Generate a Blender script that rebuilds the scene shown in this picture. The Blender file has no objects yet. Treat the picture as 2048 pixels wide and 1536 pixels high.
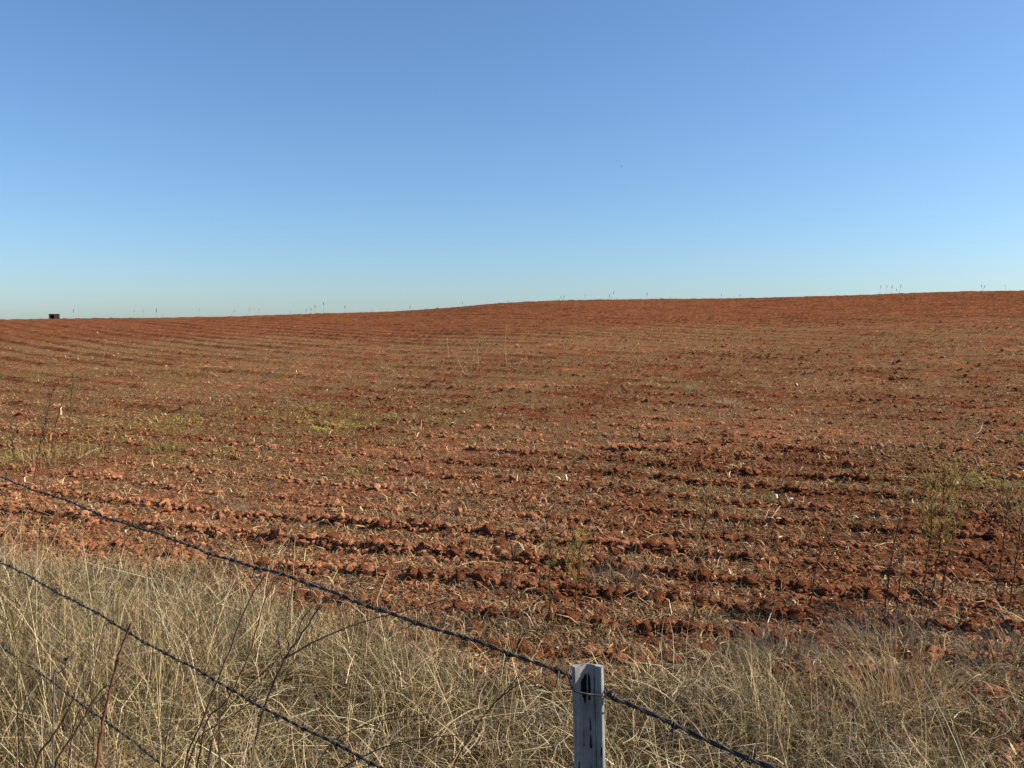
import bpy, math, random
import numpy as np
from mathutils import Vector, Matrix

R = math.radians
random.seed(7)
rng = np.random.default_rng(11)
scene = bpy.context.scene
col = scene.collection

# ------------------------------------------------------------------ camera, sky, sun, exposure
F_PX, CX, CY, HOR = 1700.0, 1024.0, 768.0, 665.0        # focal length and horizon of the 2048 px wide photograph
CAM_H = 1.65
PITCH = math.atan((CY - HOR) / F_PX)                     # looking slightly down
cam_d = bpy.data.cameras.new("camera")
cam = bpy.data.objects.new("camera", cam_d)
col.objects.link(cam)
cam.location = (0, 0, CAM_H)
cam.rotation_euler = (math.pi / 2 - PITCH, 0, 0)
cam_d.sensor_width = 36.0
cam_d.lens = 36.0 * F_PX / 2048.0
cam_d.clip_start = 0.05
cam_d.clip_end = 6000
scene.camera = cam

SUN_EL, SUN_AZ = 34.5, 89.0                              # azimuth: degrees to the right of the viewing direction (+Y)
world = bpy.data.worlds.new("World")
scene.world = world
world.use_nodes = True
wn = world.node_tree
wn.nodes.clear()
w_out = wn.nodes.new("ShaderNodeOutputWorld")
w_bg = wn.nodes.new("ShaderNodeBackground")
w_sky = wn.nodes.new("ShaderNodeTexSky")
w_sky.sky_type = 'NISHITA'
w_sky.sun_disc = False
w_sky.sun_elevation = R(SUN_EL)
w_sky.sun_rotation = R(SUN_AZ)
w_sky.altitude = 0
w_sky.air_density = 1.06
w_sky.dust_density = 0.75
w_sky.ozone_density = 7.6
w_bg.inputs['Strength'].default_value = 0.0855
w_tint = wn.nodes.new("ShaderNodeMix")                    # a touch less violet overall
w_tint.data_type = 'RGBA'; w_tint.blend_type = 'MULTIPLY'
w_tint.inputs[0].default_value = 1.0
w_tint.inputs[7].default_value = (0.965, 0.985, 0.985, 1)
wn.links.new(w_sky.outputs[0], w_tint.inputs[6])
wn.links.new(w_tint.outputs[2], w_bg.inputs['Color'])
wn.links.new(w_bg.outputs[0], w_out.inputs['Surface'])

sun_d = bpy.data.lights.new("sun", 'SUN')
sun_d.energy = 5.0
sun_d.angle = R(0.53)
sun_d.color = (1.0, 0.91, 0.77)
sun = bpy.data.objects.new("sun", sun_d)
col.objects.link(sun)
SUN_DIR = Vector((math.sin(R(SUN_AZ)) * math.cos(R(SUN_EL)), math.cos(R(SUN_AZ)) * math.cos(R(SUN_EL)), math.sin(R(SUN_EL))))
sun.rotation_euler = SUN_DIR.to_track_quat('Z', 'Y').to_euler()
sun.location = (20, 5, 30)

vs = scene.view_settings
vs.view_transform = 'Standard'
vs.look = 'None'
vs.exposure = 0.92
vs.gamma = 1.0
vs.use_curve_mapping = False

# ------------------------------------------------------------------ helpers
def ray(px, py):
    """direction (per metre of depth along +Y) seen at a place in the photograph"""
    a, b = (px - CX) / F_PX, -(py - CY) / F_PX
    cp, sp = math.cos(PITCH), math.sin(PITCH)
    y, z = cp + b * sp, -sp + b * cp
    return Vector((a / y, 1.0, z / y))

def at(px, py, Y):
    d = ray(px, py)
    return Vector((d.x * Y, Y, CAM_H + d.z * Y))

def project(X, Y, Z):
    cp, sp = math.cos(PITCH), math.sin(PITCH)
    zc = Z - CAM_H
    dep = Y * cp - zc * sp
    up = Y * sp + zc * cp
    dep = np.maximum(dep, 1e-3)
    return CX + F_PX * X / dep, CY - F_PX * up / dep

def sstep(a, b, x):
    t = np.clip((x - a) / (b - a), 0, 1)
    return t * t * (3 - 2 * t)

def hash2(ix, iy, seed=0):
    h = (ix.astype(np.int64) * 374761393 + iy.astype(np.int64) * 668265263 + seed * 982451653) & 0xFFFFFFFF
    h = ((h ^ (h >> 13)) * 1274126177) & 0xFFFFFFFF
    h = ((h ^ (h >> 15)) * 2246822519) & 0xFFFFFFFF
    h = h ^ (h >> 16)
    return h / 4294967296.0

def vnoise(x, y, seed=0):
    ix, iy = np.floor(x), np.floor(y)
    fx, fy = x - ix, y - iy
    fx, fy = fx * fx * (3 - 2 * fx), fy * fy * (3 - 2 * fy)
    a, b = hash2(ix, iy, seed), hash2(ix + 1, iy, seed)
    c, d = hash2(ix, iy + 1, seed), hash2(ix + 1, iy + 1, seed)
    return (a * (1 - fx) + b * fx) * (1 - fy) + (c * (1 - fx) + d * fx) * fy

def fbm(x, y, seed=0, o=3):
    s, a, t = 0, 1.0, 0
    for k in range(o):
        s = s + a * vnoise(x * 2 ** k, y * 2 ** k, seed + 17 * k)
        t += a
        a *= 0.5
    return s / t

def clods(x, y, seed):
    """rounded lumps: for the nearest few cell points, the highest dome"""
    ix, iy = np.floor(x), np.floor(y)
    best = np.zeros_like(x)
    for dx in (-1, 0, 1):
        for dy in (-1, 0, 1):
            cx, cy = ix + dx, iy + dy
            px = cx + hash2(cx, cy, seed)
            py = cy + hash2(cx, cy, seed + 5)
            rr = 0.3 + 0.55 * hash2(cx, cy, seed + 9)
            d2 = ((x - px) ** 2 + (y - py) ** 2) / rr ** 2
            hgt = (0.25 + 0.75 * hash2(cx, cy, seed + 13) ** 2) * np.clip(1 - d2, 0, 1) ** 0.7
            best = np.maximum(best, hgt)
    return best

# ------------------------------------------------------------------ terrain
SKY_PTS = [(-300, 644), (0, 640), (100, 637.5), (300, 636.5), (500, 633), (700, 627), (830, 623), (930, 614), (1000, 608),
           (1060, 604), (1200, 601), (1500, 598), (1700, 592), (1900, 585), (2048, 582), (2400, 578)]
sky_q = np.array([ray(*p).x for p in SKY_PTS])
sky_e = np.array([ray(*p).z for p in SKY_PTS])
Y0, Y1 = 3.0, 92.0

def rise(Y):
    t = np.clip((Y - Y0) / (Y1 - Y0), 0, 1)
    up = t * t * (3 - 2 * t) * 0.7 + t * 0.3 * (1 - 0.35 * t ** 3)
    return up * (1 - 0.9 * sstep(Y1 * 1.02, Y1 * 5, Y))

yy = np.linspace(4, 140, 1400)
rr_ = rise(yy)
q_tab = np.linspace(sky_q[0], sky_q[-1], 90)
e_tab = np.interp(q_tab, sky_q, sky_e)
k = np.exp(-0.5 * (np.arange(-3, 4) / 1.2) ** 2); k /= k.sum()
e_tab = np.convolve(np.pad(e_tab, 3, mode='edge'), k, mode='valid')
H_tab = np.array([min(((yy * e + CAM_H) / rr_)[60:]) for e in e_tab])    # crest height that just touches the skyline
C_tab = np.array([yy[60:][np.argmin(((yy * e + CAM_H) / rr_)[60:])] for e in e_tab])

def macro(X, Y):
    q = X / np.maximum(Y, 1.0)
    return np.interp(q, q_tab, H_tab) * rise(Y)

def verge_edge(X):
    return 4.2 - 0.40 * X + 0.03 * X * X

def field_mask(X, Y):
    n = (fbm(X * 1.3, Y * 1.3, 3) - 0.5) * 1.3
    return sstep(-0.35, 0.45, Y - verge_edge(np.clip(X, -12, 12)) + n)

FUR = 1.7
def furrow_u(X, Y):
    Yc = np.maximum(Y, 2.5)
    return (X + 0.5 * Yc + 14 * np.log(Yc)) / FUR + 0.22 * (fbm(X * 0.25, Y * 0.25, 21, 2) - 0.5) * (1 - 0.75 * sstep(14, 30, Y)) + 0.05 * vnoise(X * 1.7, Y * 1.7, 4) * (1 - 0.8 * sstep(12, 26, Y))

def furrow(X, Y):
    u = furrow_u(X, Y)
    n = np.floor(u)
    fr = u - n
    amp = (1 - 0.1 * sstep(18, 60, Y)) * (0.012 + 0.055 * hash2(n, n * 0 + 3, 8) ** 2.6)
    amp = amp + sstep(8, 24, Y) * (0.022 + 0.06 * hash2(n, n * 0 + 5, 8) ** 2)
    amp = amp * (0.15 + 0.25 * sstep(15, 40, Y) + (1.25 - 0.25 * sstep(15, 40, Y)) * sstep(0.36, 0.66, fbm(X * np.where(Y > 20, 0.11, 0.4) + n * 7, Y * np.where(Y > 20, 0.11, 0.4), 31, 2)))
    amp = amp * (1 + 1.6 * (hash2(n, n * 0 + 9, 2) > 0.80) * (1 - sstep(30, 50, Y)) * sstep(0.42, 0.6, fbm(X * 0.7 + n * 3, Y * 0.7, 37, 2)))
    amp = 0.085 * np.tanh(amp / 0.085) * (0.58 + 0.42 * sstep(8, 20, Y))
    wdt = np.where(Y > 20, 0.15, 0.12)
    prof = np.where(fr < wdt, fr / wdt, 1 - (np.clip(fr - wdt, 0, 1) / (1 - wdt)) ** 0.5)
    dip = -0.5 * np.exp(-((fr - 0.93) / 0.06) ** 2)
    return amp * (prof + dip) * np.clip(1.15 - 0.0 * Y, 0.4, 1.2), fr, amp

def height(X, Y, fine=True):
    m = field_mask(X, Y)
    z = macro(X, Y)
    f, fr, amp = furrow(X, Y)
    wx = X + 0.06 * vnoise(X * 9, Y * 9, 41)
    wy = Y + 0.06 * vnoise(X * 9, Y * 9, 42)
    c = 0.0
    if fine:
        rough = 0.35 + 1.0 * sstep(0.35, 0.7, fbm(X * 0.5, Y * 0.5, 51, 2)) + 0.35 * np.exp(-((fr - 0.15) / 0.15) ** 2)
        c = rough * (0.010 * clods(wx * 4.6, wy * 4.6, 61) + 0.017 * clods(wx * 10.0, wy * 10.0, 71) + 0.018 * clods(wx * 21, wy * 21, 81))
        c = c + 0.012 * (vnoise(X * 33, Y * 33, 91) - 0.5) + 0.04 * (fbm(X * 1.5, Y * 1.5, 93, 2) - 0.5)
        c = c + sstep(22, 42, Y) * 0.05 * (vnoise(X * 2.6, Y * 2.1, 95) - 0.5)
    return z + m * (f + c) + (1 - m) * 0.05 * (fbm(X * 2, Y * 2, 99, 3) - 0.5)

def h1(x, y, fine=True):
    return float(height(np.array([x]), np.array([y]), fine)[0])

def on_ground(px, py):
    d = ray(px, py)
    last = 1.5
    for Y in np.concatenate([np.arange(1.5, 20, 0.02), np.arange(20, 100, 0.15)]):
        if CAM_H + d.z * Y < h1(d.x * Y, Y, False):
            return Vector((d.x * Y, Y, h1(d.x * Y, Y)))
    return Vector((d.x * 75, 75, h1(d.x * 75, 75)))

# ------------------------------------------------------------------ materials
def new_mat(name):
    m = bpy.data.materials.new(name)
    m.use_nodes = True
    nt = m.node_tree
    b = nt.nodes["Principled BSDF"]
    b.inputs['Specular IOR Level'].default_value = 0.0
    b.inputs['Roughness'].default_value = 1.0
    return m, nt, b

def noise_node(nt, scale, detail=4, rough=0.6, coord='Object'):
    t = nt.nodes.new("ShaderNodeTexCoord")
    n = nt.nodes.new("ShaderNodeTexNoise")
    n.inputs['Scale'].default_value = scale
    n.inputs['Detail'].default_value = detail
    n.inputs['Roughness'].default_value = rough
    nt.links.new(t.outputs[coord], n.inputs['Vector'])
    return n

def ramp(nt, src, stops):
    r = nt.nodes.new("ShaderNodeValToRGB")
    el = r.color_ramp.elements
    while len(el) > 1:
        el.remove(el[-1])
    el[0].position, el[0].color = stops[0][0], (*stops[0][1], 1)
    for p, c in stops[1:]:
        e = el.new(p)
        e.color = (*c, 1)
    nt.links.new(src, r.inputs[0])
    return r

def mixc(nt, fac, a, b):
    m = nt.nodes.new("ShaderNodeMix")
    m.data_type = 'RGBA'
    if isinstance(fac, float): m.inputs[0].default_value = fac
    else: nt.links.new(fac, m.inputs[0])
    nt.links.new(a, m.inputs[6]); nt.links.new(b, m.inputs[7])
    return m.outputs[2]

def math_n(nt, op, a, b, clamp=False):
    m = nt.nodes.new("ShaderNodeMath"); m.operation = op; m.use_clamp = clamp
    for i, v in enumerate((a, b)):
        if isinstance(v, (int, float)): m.inputs[i].default_value = v
        else: nt.links.new(v, m.inputs[i])
    return m.outputs[0]

SOIL = [(0.30, (0.066, 0.024, 0.011)), (0.45, (0.130, 0.045, 0.020)), (0.57, (0.22, 0.080, 0.036)), (0.72, (0.38, 0.165, 0.084))]
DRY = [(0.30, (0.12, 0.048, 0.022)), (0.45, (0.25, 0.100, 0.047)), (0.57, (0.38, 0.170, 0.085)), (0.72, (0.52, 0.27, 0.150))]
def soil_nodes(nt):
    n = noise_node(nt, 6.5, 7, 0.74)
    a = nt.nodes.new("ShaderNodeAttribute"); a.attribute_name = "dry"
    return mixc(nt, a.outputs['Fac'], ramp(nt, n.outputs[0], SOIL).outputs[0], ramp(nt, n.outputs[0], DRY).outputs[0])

def bump(nt, b, src, strength, dist):
    bn = nt.nodes.new("ShaderNodeBump")
    bn.inputs['Strength'].default_value = strength
    bn.inputs['Distance'].default_value = dist
    nt.links.new(src, bn.inputs['Height'])
    nt.links.new(bn.outputs[0], b.inputs['Normal'])

# ground: red soil, with flattened straw and dead leaf crumbs worked into it where the litter attribute says so
M_ground, nt, b = new_mat("ground_soil")
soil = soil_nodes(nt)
big = noise_node(nt, 0.9, 6, 0.75)
soil2 = nt.nodes.new("ShaderNodeHueSaturation")
nt.links.new(soil, soil2.inputs['Color'])
vv = math_n(nt, 'MULTIPLY_ADD', big.outputs[0], 1.5); 
vv.node.inputs[2].default_value = 0.22
nt.links.new(vv, soil2.inputs['Value'])
ln = noise_node(nt, 26, 5, 0.75)
la = nt.nodes.new("ShaderNodeAttribute"); la.attribute_name = "litter"
thr = math_n(nt, 'SUBTRACT', 0.80, math_n(nt, 'MULTIPLY', la.outputs['Fac'], 0.43))
lm = math_n(nt, 'MULTIPLY', math_n(nt, 'SUBTRACT', ln.outputs[0], thr), 9.0, True)
lc = noise_node(nt, 60, 3)
litc = ramp(nt, lc.outputs[0], [(0.3, (0.055, 0.030, 0.014)), (0.5, (0.195, 0.104, 0.047)), (0.68, (0.40, 0.255, 0.128))])
ga = nt.nodes.new("ShaderNodeAttribute"); ga.attribute_name = "green"
grc = ramp(nt, lc.outputs[0], [(0.3, (0.085, 0.062, 0.02)), (0.7, (0.27, 0.20, 0.065))])
litc2 = mixc(nt, ga.outputs['Fac'], litc.outputs[0], grc.outputs[0])
c1 = mixc(nt, lm, soil2.outputs[0], litc2)
va = nt.nodes.new("ShaderNodeAttribute"); va.attribute_name = "verge"
vc = ramp(nt, lc.outputs[0], [(0.3, (0.045, 0.03, 0.016)), (0.7, (0.14, 0.095, 0.05))])
c2 = mixc(nt, va.outputs['Fac'], c1, vc.outputs[0])
nt.links.new(c2, b.inputs['Base Color'])
bn_ = noise_node(nt, 9, 9, 0.85)
bump(nt, b, bn_.outputs[0], 1.0, 0.11)

M_clod, nt, b = new_mat("clod_soil")
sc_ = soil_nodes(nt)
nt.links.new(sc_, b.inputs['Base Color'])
bn_ = noise_node(nt, 55, 5, 0.7)
bump(nt, b, bn_.outputs[0], 0.8, 0.02)

# plants: colour from the blade's own attribute, thin so some light comes through
def plant_mat(name, trans):
    m, nt, b = new_mat(name)
    a = nt.nodes.new("ShaderNodeAttribute"); a.attribute_name = "Col"
    n = noise_node(nt, 90, 3)
    h = nt.nodes.new("ShaderNodeHueSaturation")
    v = math_n(nt, 'MULTIPLY_ADD', n.outputs[0], 0.7); v.node.inputs[2].default_value = 0.65
    nt.links.new(v, h.inputs['Value']); nt.links.new(a.outputs['Color'], h.inputs['Color'])
    nt.links.new(h.outputs[0], b.inputs['Base Color'])
    b.inputs['Roughness'].default_value = 0.6
    b.inputs['Specular IOR Level'].default_value = 0.12
    if trans:
        t = nt.nodes.new("ShaderNodeBsdfTranslucent")
        nt.links.new(h.outputs[0], t.inputs['Color'])
        mx = nt.nodes.new("ShaderNodeMixShader"); mx.inputs[0].default_value = trans
        nt.links.new(b.outputs[0], mx.inputs[1]); nt.links.new(t.outputs[0], mx.inputs[2])
        nt.links.new(mx.outputs[0], nt.nodes["Material Output"].inputs['Surface'])
    return m
M_blade = plant_mat("dry_blade", 0.15)
M_leaf = plant_mat("weed_leaf", 0.35)
M_stem = plant_mat("weed_stem", 0)

M_paint, nt, b = new_mat("weathered_grey_paint")
n = noise_node(nt, 35, 5, 0.7)
r = ramp(nt, n.outputs[0], [(0.25, (0.15, 0.145, 0.138)), (0.5, (0.25, 0.24, 0.225)), (0.75, (0.37, 0.36, 0.335))])
tc = nt.nodes.new("ShaderNodeTexCoord"); mp = nt.nodes.new("ShaderNodeMapping")
mp.inputs['Scale'].default_value = (260, 260, 9)
nt.links.new(tc.outputs['Object'], mp.inputs['Vector'])
n2 = nt.nodes.new("ShaderNodeTexNoise"); n2.inputs['Scale'].default_value = 1.0; n2.inputs['Detail'].default_value = 4
nt.links.new(mp.outputs[0], n2.inputs['Vector'])
r2 = ramp(nt, n2.outputs[0], [(0.0, (0, 0, 0)), (0.52, (0, 0, 0)), (0.66, (0.4, 0.4, 0.4))])
rust = nt.nodes.new("ShaderNodeRGB"); rust.outputs[0].default_value = (0.12, 0.075, 0.05, 1)
nt.links.new(mixc(nt, r2.outputs[0], r.outputs[0], rust.outputs[0]), b.inputs['Base Color'])
b.inputs['Roughness'].default_value = 0.38
b.inputs['Specular IOR Level'].default_value = 0.5
bump(nt, b, n.outputs[0], 0.25, 0.002)

M_chip_shade, nt, b = new_mat("bare_steel_and_shade")  # bare steel of the flakes, also the painted shade strips on the post
n = noise_node(nt, 300, 3)
r = ramp(nt, n.outputs[0], [(0.3, (0.008, 0.008, 0.008)), (0.7, (0.03, 0.022, 0.017))])
nt.links.new(r.outputs[0], b.inputs['Base Color'])

M_wire, nt, b = new_mat("dull_galvanised_wire")
n = noise_node(nt, 60, 4)
r = ramp(nt, n.outputs[0], [(0.3, (0.018, 0.013, 0.010)), (0.55, (0.042, 0.032, 0.024)), (0.75, (0.14, 0.12, 0.10))])
nt.links.new(r.outputs[0], b.inputs['Base Color'])
b.inputs['Metallic'].default_value = 0.0
b.inputs['Roughness'].default_value = 0.55
b.inputs['Specular IOR Level'].default_value = 0.25

def flat_mat(name, c1, c2, scale=8):
    m, nt, b = new_mat(name)
    n = noise_node(nt, scale, 5)
    r = ramp(nt, n.outputs[0], [(0.3, c1), (0.7, c2)])
    nt.links.new(r.outputs[0], b.inputs['Base Color'])
    return m
M_dark_wall = flat_mat("dark_weathered_wall", (0.03, 0.026, 0.022), (0.075, 0.06, 0.045))
M_dark_roof = flat_mat("dark_slab", (0.012, 0.012, 0.012), (0.03, 0.03, 0.028))
M_bird = flat_mat("dark_feathers", (0.02, 0.02, 0.022), (0.05, 0.045, 0.04))
M_white = flat_mat("chalk_white", (0.62, 0.60, 0.55), (0.8, 0.79, 0.76), 30)

# ------------------------------------------------------------------ mesh building
def mesh_np(name, V, Q, mat, colors=None, smooth=False, attrs=None):
    """mesh from arrays: V (n,3), Q (m,3 or 4)"""
    me = bpy.data.meshes.new(name)
    V = np.ascontiguousarray(V, dtype=np.float32)
    Q = np.ascontiguousarray(Q, dtype=np.int32)
    m, kk = Q.shape
    me.vertices.add(len(V)); me.vertices.foreach_set("co", V.ravel())
    me.loops.add(m * kk); me.loops.foreach_set("vertex_index", Q.ravel())
    me.polygons.add(m)
    me.polygons.foreach_set("loop_start", np.arange(0, m * kk, kk, dtype=np.int32))
    me.update(calc_edges=True)
    me.polygons.foreach_set("use_smooth", np.full(m, smooth, dtype=bool))
    if colors is not None:
        a = me.attributes.new("Col", 'FLOAT_COLOR', 'POINT')
        c = np.ones((len(V), 4), dtype=np.float32); c[:, :3] = colors
        a.data.foreach_set("color", c.ravel())
    for an, av in (attrs or {}).items():
        a = me.attributes.new(an, 'FLOAT', 'POINT')
        a.data.foreach_set("value", np.ascontiguousarray(av, dtype=np.float32))
    me.materials.append(mat)
    return me

def link(name, me, parent=None, loc=(0, 0, 0)):
    o = bpy.data.objects.new(name, me)
    o.location = loc
    if parent is not None: o.parent = parent
    col.objects.link(o)
    return o

def tag(o, label=None, cat=None, group=None, kind=None):
    if label: o['label'] = label
    if cat: o['category'] = cat
    if group: o['group'] = group
    if kind: o['kind'] = kind
    return o

def empty(name, loc):
    return link(name, None, None, loc)

class MB:
    """collects tubes, ribbons and blobs with one colour each into a single mesh"""
    def __init__(self): self.v, self.f, self.c = [], [], []
    def add(self, vs, fs, c):
        o = len(self.v)
        self.v += [tuple(v) for v in vs]
        self.f += [tuple(i + o for i in f) for f in fs]
        self.c += [c] * len(vs)
    def tube(self, pts, r0, r1, c=(1, 1, 1), sides=5):
        pts = [Vector(p) for p in pts]
        n = len(pts)
        vs, fs = [], []
        ref = Vector((0.3, 0.9, 0.1))
        for i, p in enumerate(pts):
            t = (pts[min(i + 1, n - 1)] - pts[max(i - 1, 0)]).normalized()
            u = t.cross(ref)
            if u.length < 1e-3: u = t.cross(Vector((1, 0, 0)))
            u.normalize(); w = t.cross(u)
            r = r0 + (r1 - r0) * i / (n - 1)
            for s in range(sides):
                a = 2 * math.pi * s / sides
                vs.append(p + u * (r * math.cos(a)) + w * (r * math.sin(a)))
        for i in range(n - 1):
            for s in range(sides):
                s2 = (s + 1) % sides
                fs.append((i * sides + s, i * sides + s2, (i + 1) * sides + s2, (i + 1) * sides + s))
        fs.append(tuple(reversed(range(sides)))); fs.append(tuple((n - 1) * sides + s for s in range(sides)))
        self.add(vs, fs, c)
    def blade(self, pts, w, c, side=None):
        pts = [Vector(p) for p in pts]
        n = len(pts)
        side = side or Vector((random.gauss(0, 1), random.gauss(0, 1), random.gauss(0, 0.3))).normalized()
        vs, fs = [], []
        for i, p in enumerate(pts):
            ww = w * (0.15 + 0.85 * math.sin(math.pi * min(0.98, 0.12 + 0.86 * i / (n - 1)))) / 2
            vs += [p - side * ww, p + side * ww]
        for i in range(n - 1): fs.append((2 * i, 2 * i + 1, 2 * i + 3, 2 * i + 2))
        self.add(vs, fs, c)
    def blob(self, cen, rad, c, axis=Vector((0, 0, 1)), jitter=0.15, seg=6, rings=4):
        q = axis.to_track_quat('Z', 'Y')
        vs, fs = [], []
        for i in range(rings + 1):
            th = math.pi * i / rings
            for s in range(seg):
                a = 2 * math.pi * s / seg
                k_ = 1 + random.uniform(-jitter, jitter)
                vs.append(Vector(cen) + q @ Vector((rad[0] * math.sin(th) * math.cos(a) * k_, rad[1] * math.sin(th) * math.sin(a) * k_, -rad[2] * math.cos(th))))
        for i in range(rings):
            for s in range(seg):
                s2 = (s + 1) % seg
                fs.append((i * seg + s, i * seg + s2, (i + 1) * seg + s2, (i + 1) * seg + s))
        self.add(vs, fs, c)
    def box(self, lo, hi, c=(1, 1, 1)):
        x0, y0, z0 = lo; x1, y1, z1 = hi
        self.add([(x0, y0, z0), (x1, y0, z0), (x1, y1, z0), (x0, y1, z0), (x0, y0, z1), (x1, y0, z1), (x1, y1, z1), (x0, y1, z1)],
                 [(3, 2, 1, 0), (4, 5, 6, 7), (0, 1, 5, 4), (1, 2, 6, 5), (2, 3, 7, 6), (3, 0, 4, 7)], c)
    def build(self, name, mat, parent=None, loc=(0, 0, 0), smooth=True, origin=None):
        o = Vector(origin) if origin is not None else Vector((0, 0, 0))
        me = bpy.data.meshes.new(name)
        me.from_pydata([Vector(v) - o for v in self.v], [], self.f)
        a = me.attributes.new("Col", 'FLOAT_COLOR', 'POINT')
        a.data.foreach_set("color", np.array([(*c, 1.0) for c in self.c], dtype=np.float32).ravel())
        me.polygons.foreach_set("use_smooth", [smooth] * len(me.polygons))
        me.materials.append(mat)
        return link(name, me, parent, loc)

def ribbons(P, az, L, th0, bend, W, segs, twist=None):
    """many curved blades at once; returns verts (N*2*(segs+1),3), quads"""
    N = len(P)
    pts = np.zeros((N, segs + 1, 3))
    pts[:, 0] = P
    th = th0.copy(); a = az.copy()
    for i in range(segs):
        st = (L / segs)[:, None]
        d = np.stack([np.cos(th) * np.cos(a), np.cos(th) * np.sin(a), np.sin(th)], 1)
        pts[:, i + 1] = pts[:, i] + st * d
        th = th - bend / segs
        if twist is not None: a = a + twist / segs
    sa = az + np.pi / 2 + rng.normal(0, 0.7, N)
    side = np.stack([np.cos(sa), np.sin(sa), rng.normal(0, 0.35, N)], 1)
    side /= np.linalg.norm(side, axis=1)[:, None]
    t = np.linspace(0, 1, segs + 1)
    wprof = np.clip(1.0 - 0.85 * t ** 1.6, 0.12, 1)
    off = side[:, None, :] * (W[:, None] * wprof[None, :] / 2)[:, :, None]
    V = np.stack([pts - off, pts + off], 2).reshape(-1, 3)
    base = (np.arange(N) * 2 * (segs + 1))[:, None]
    i = np.arange(segs)[None, :] * 2
    b0 = base + i
    Q = np.stack([b0, b0 + 1, b0 + 3, b0 + 2], 2).reshape(-1, 4)
    return V, Q

def pick_colors(N, per, palette, weights, jit=0.18):
    pal = np.array(palette); w = np.array(weights, dtype=float); w /= w.sum()
    c = pal[rng.choice(len(pal), N, p=w)]
    c = c * (1 + rng.normal(0, jit, (N, 1))) * (1 + rng.normal(0, 0.05, (N, 3)))
    return np.repeat(np.clip(c, 0.01, 0.85), per, axis=0)

# green and litter maps (places on the ground)
GREEN = [(330, 850, 1.3, 0.7), (150, 885, 1.6, 0.65), (200, 750, 3.5, 0.3), (300, 740, 3.0, 0.4), (650, 835, 1.5, 0.75), (560, 830, 1.6, 0.4), (760, 850, 1.2, 0.45),
         (1900, 960, 1.0, 0.5), (2020, 965, 0.9, 0.7), (900, 830, 1.4, 0.35), (1450, 980, 0.8, 0.2), (60, 900, 1.2, 0.6), (1330, 765, 2.0, 0.25), (420, 905, 0.9, 0.5)]
GP = [(on_ground(x, y), r_, s_) for x, y, r_, s_ in GREEN]
def green_map(X, Y):
    g = np.zeros_like(X)
    for p, r_, s_ in GP:
        d = np.sqrt(((X - p.x) / 1.3) ** 2 + (Y - p.y) ** 2) / r_
        g = np.maximum(g, s_ * np.exp(-d * d))
    return np.clip(g * (0.5 + 1.0 * fbm(X * 1.1, Y * 1.1, 7, 2)), 0, 1)

def litter_map(X, Y):
    """how much dead straw lies on the soil"""
    n = fbm(X * 0.35, Y * 0.35, 13, 3)
    n2 = fbm(X * 1.6, Y * 1.6, 14, 2)
    band = sstep(5, 15, Y + 4 * (n - 0.5)) * (1 - sstep(30, 50, Y + 26 * (fbm(X * 0.08, Y * 0.12, 15, 2) - 0.5)))
    near = 0.62
    d = (near + 0.95 * band) * (0.4 + 1.1 * n2)
    d = np.where(Y > 26, d * (1 - 0.85 * sstep(28, 68, Y + 24 * (n - 0.5) + 10 * (n2 - 0.5))), d)
    u = furrow_u(X, Y); fr = u - np.floor(u)
    d = d * (1 - 0.6 * np.exp(-((fr - 0.05) / 0.1) ** 2))
    cl_ = (0.3 + 1.3 * sstep(0.3, 0.7, fbm(X * 2.7, Y * 2.7, 19, 2))) * (0.7 + 0.65 * sstep(0.35, 0.65, fbm(X * 0.6, Y * 1.0, 23, 2)))
    d = d * np.where(Y < 30, cl_, 1)
    return np.clip(d + 0.4 * green_map(X, Y), 0.10 + 0.12 * n2, 1)

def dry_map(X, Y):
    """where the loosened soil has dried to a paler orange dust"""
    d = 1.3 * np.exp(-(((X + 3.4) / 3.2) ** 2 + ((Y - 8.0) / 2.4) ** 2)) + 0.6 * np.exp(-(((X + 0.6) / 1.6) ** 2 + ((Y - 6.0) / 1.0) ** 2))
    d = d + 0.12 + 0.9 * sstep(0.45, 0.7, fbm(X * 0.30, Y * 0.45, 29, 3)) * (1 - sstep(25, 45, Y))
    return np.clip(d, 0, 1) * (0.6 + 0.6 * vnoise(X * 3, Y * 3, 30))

# ------------------------------------------------------------------ the ground (one sheet to the horizon)
front = np.linspace(R(-37), R(37), 560)
rest = np.linspace(R(37), R(323), 92)[1:-1]
azs = np.concatenate([front, rest])
prof_y = np.concatenate([np.arange(1.6, 86, 0.01)])
pz = macro(prof_y * 0, prof_y)
dens = np.abs(np.gradient((pz - CAM_H) / prof_y, prof_y)) / 0.0029
dens = np.maximum(dens, 1 / 0.21)
cum = np.cumsum(dens) * 0.01
nrow = int(cum[-1])
rows = np.interp(np.arange(nrow), cum, prof_y)
rows = np.concatenate([[0.001, 0.5, 0.9, 1.2, 1.4], rows, 86 * 1.09 ** np.arange(1, 42)])
Rg, Ag = np.meshgrid(rows, azs, indexing='ij')
GX, GY = Rg * np.sin(Ag), Rg * np.cos(Ag)
fx, fy = GX.ravel(), GY.ravel()
GZ = height(fx, fy)
nr, nc = Rg.shape
far = fy ** 2 + fx ** 2 > 400 ** 2
GZ[far] = np.minimum(GZ[far], 3.0)
i, j = np.meshgrid(np.arange(nr - 1), np.arange(nc), indexing='ij')
j2 = (j + 1) % nc
Q = np.stack([i * nc + j, i * nc + j2, (i + 1) * nc + j2, (i + 1) * nc + j], 2).reshape(-1, 4)[:, ::-1]
me = mesh_np("ground", np.stack([fx, fy, GZ], 1), Q, M_ground, smooth=True,
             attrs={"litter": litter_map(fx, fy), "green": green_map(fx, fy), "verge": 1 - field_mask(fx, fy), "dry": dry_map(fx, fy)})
ground = link("ground", me)
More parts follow.
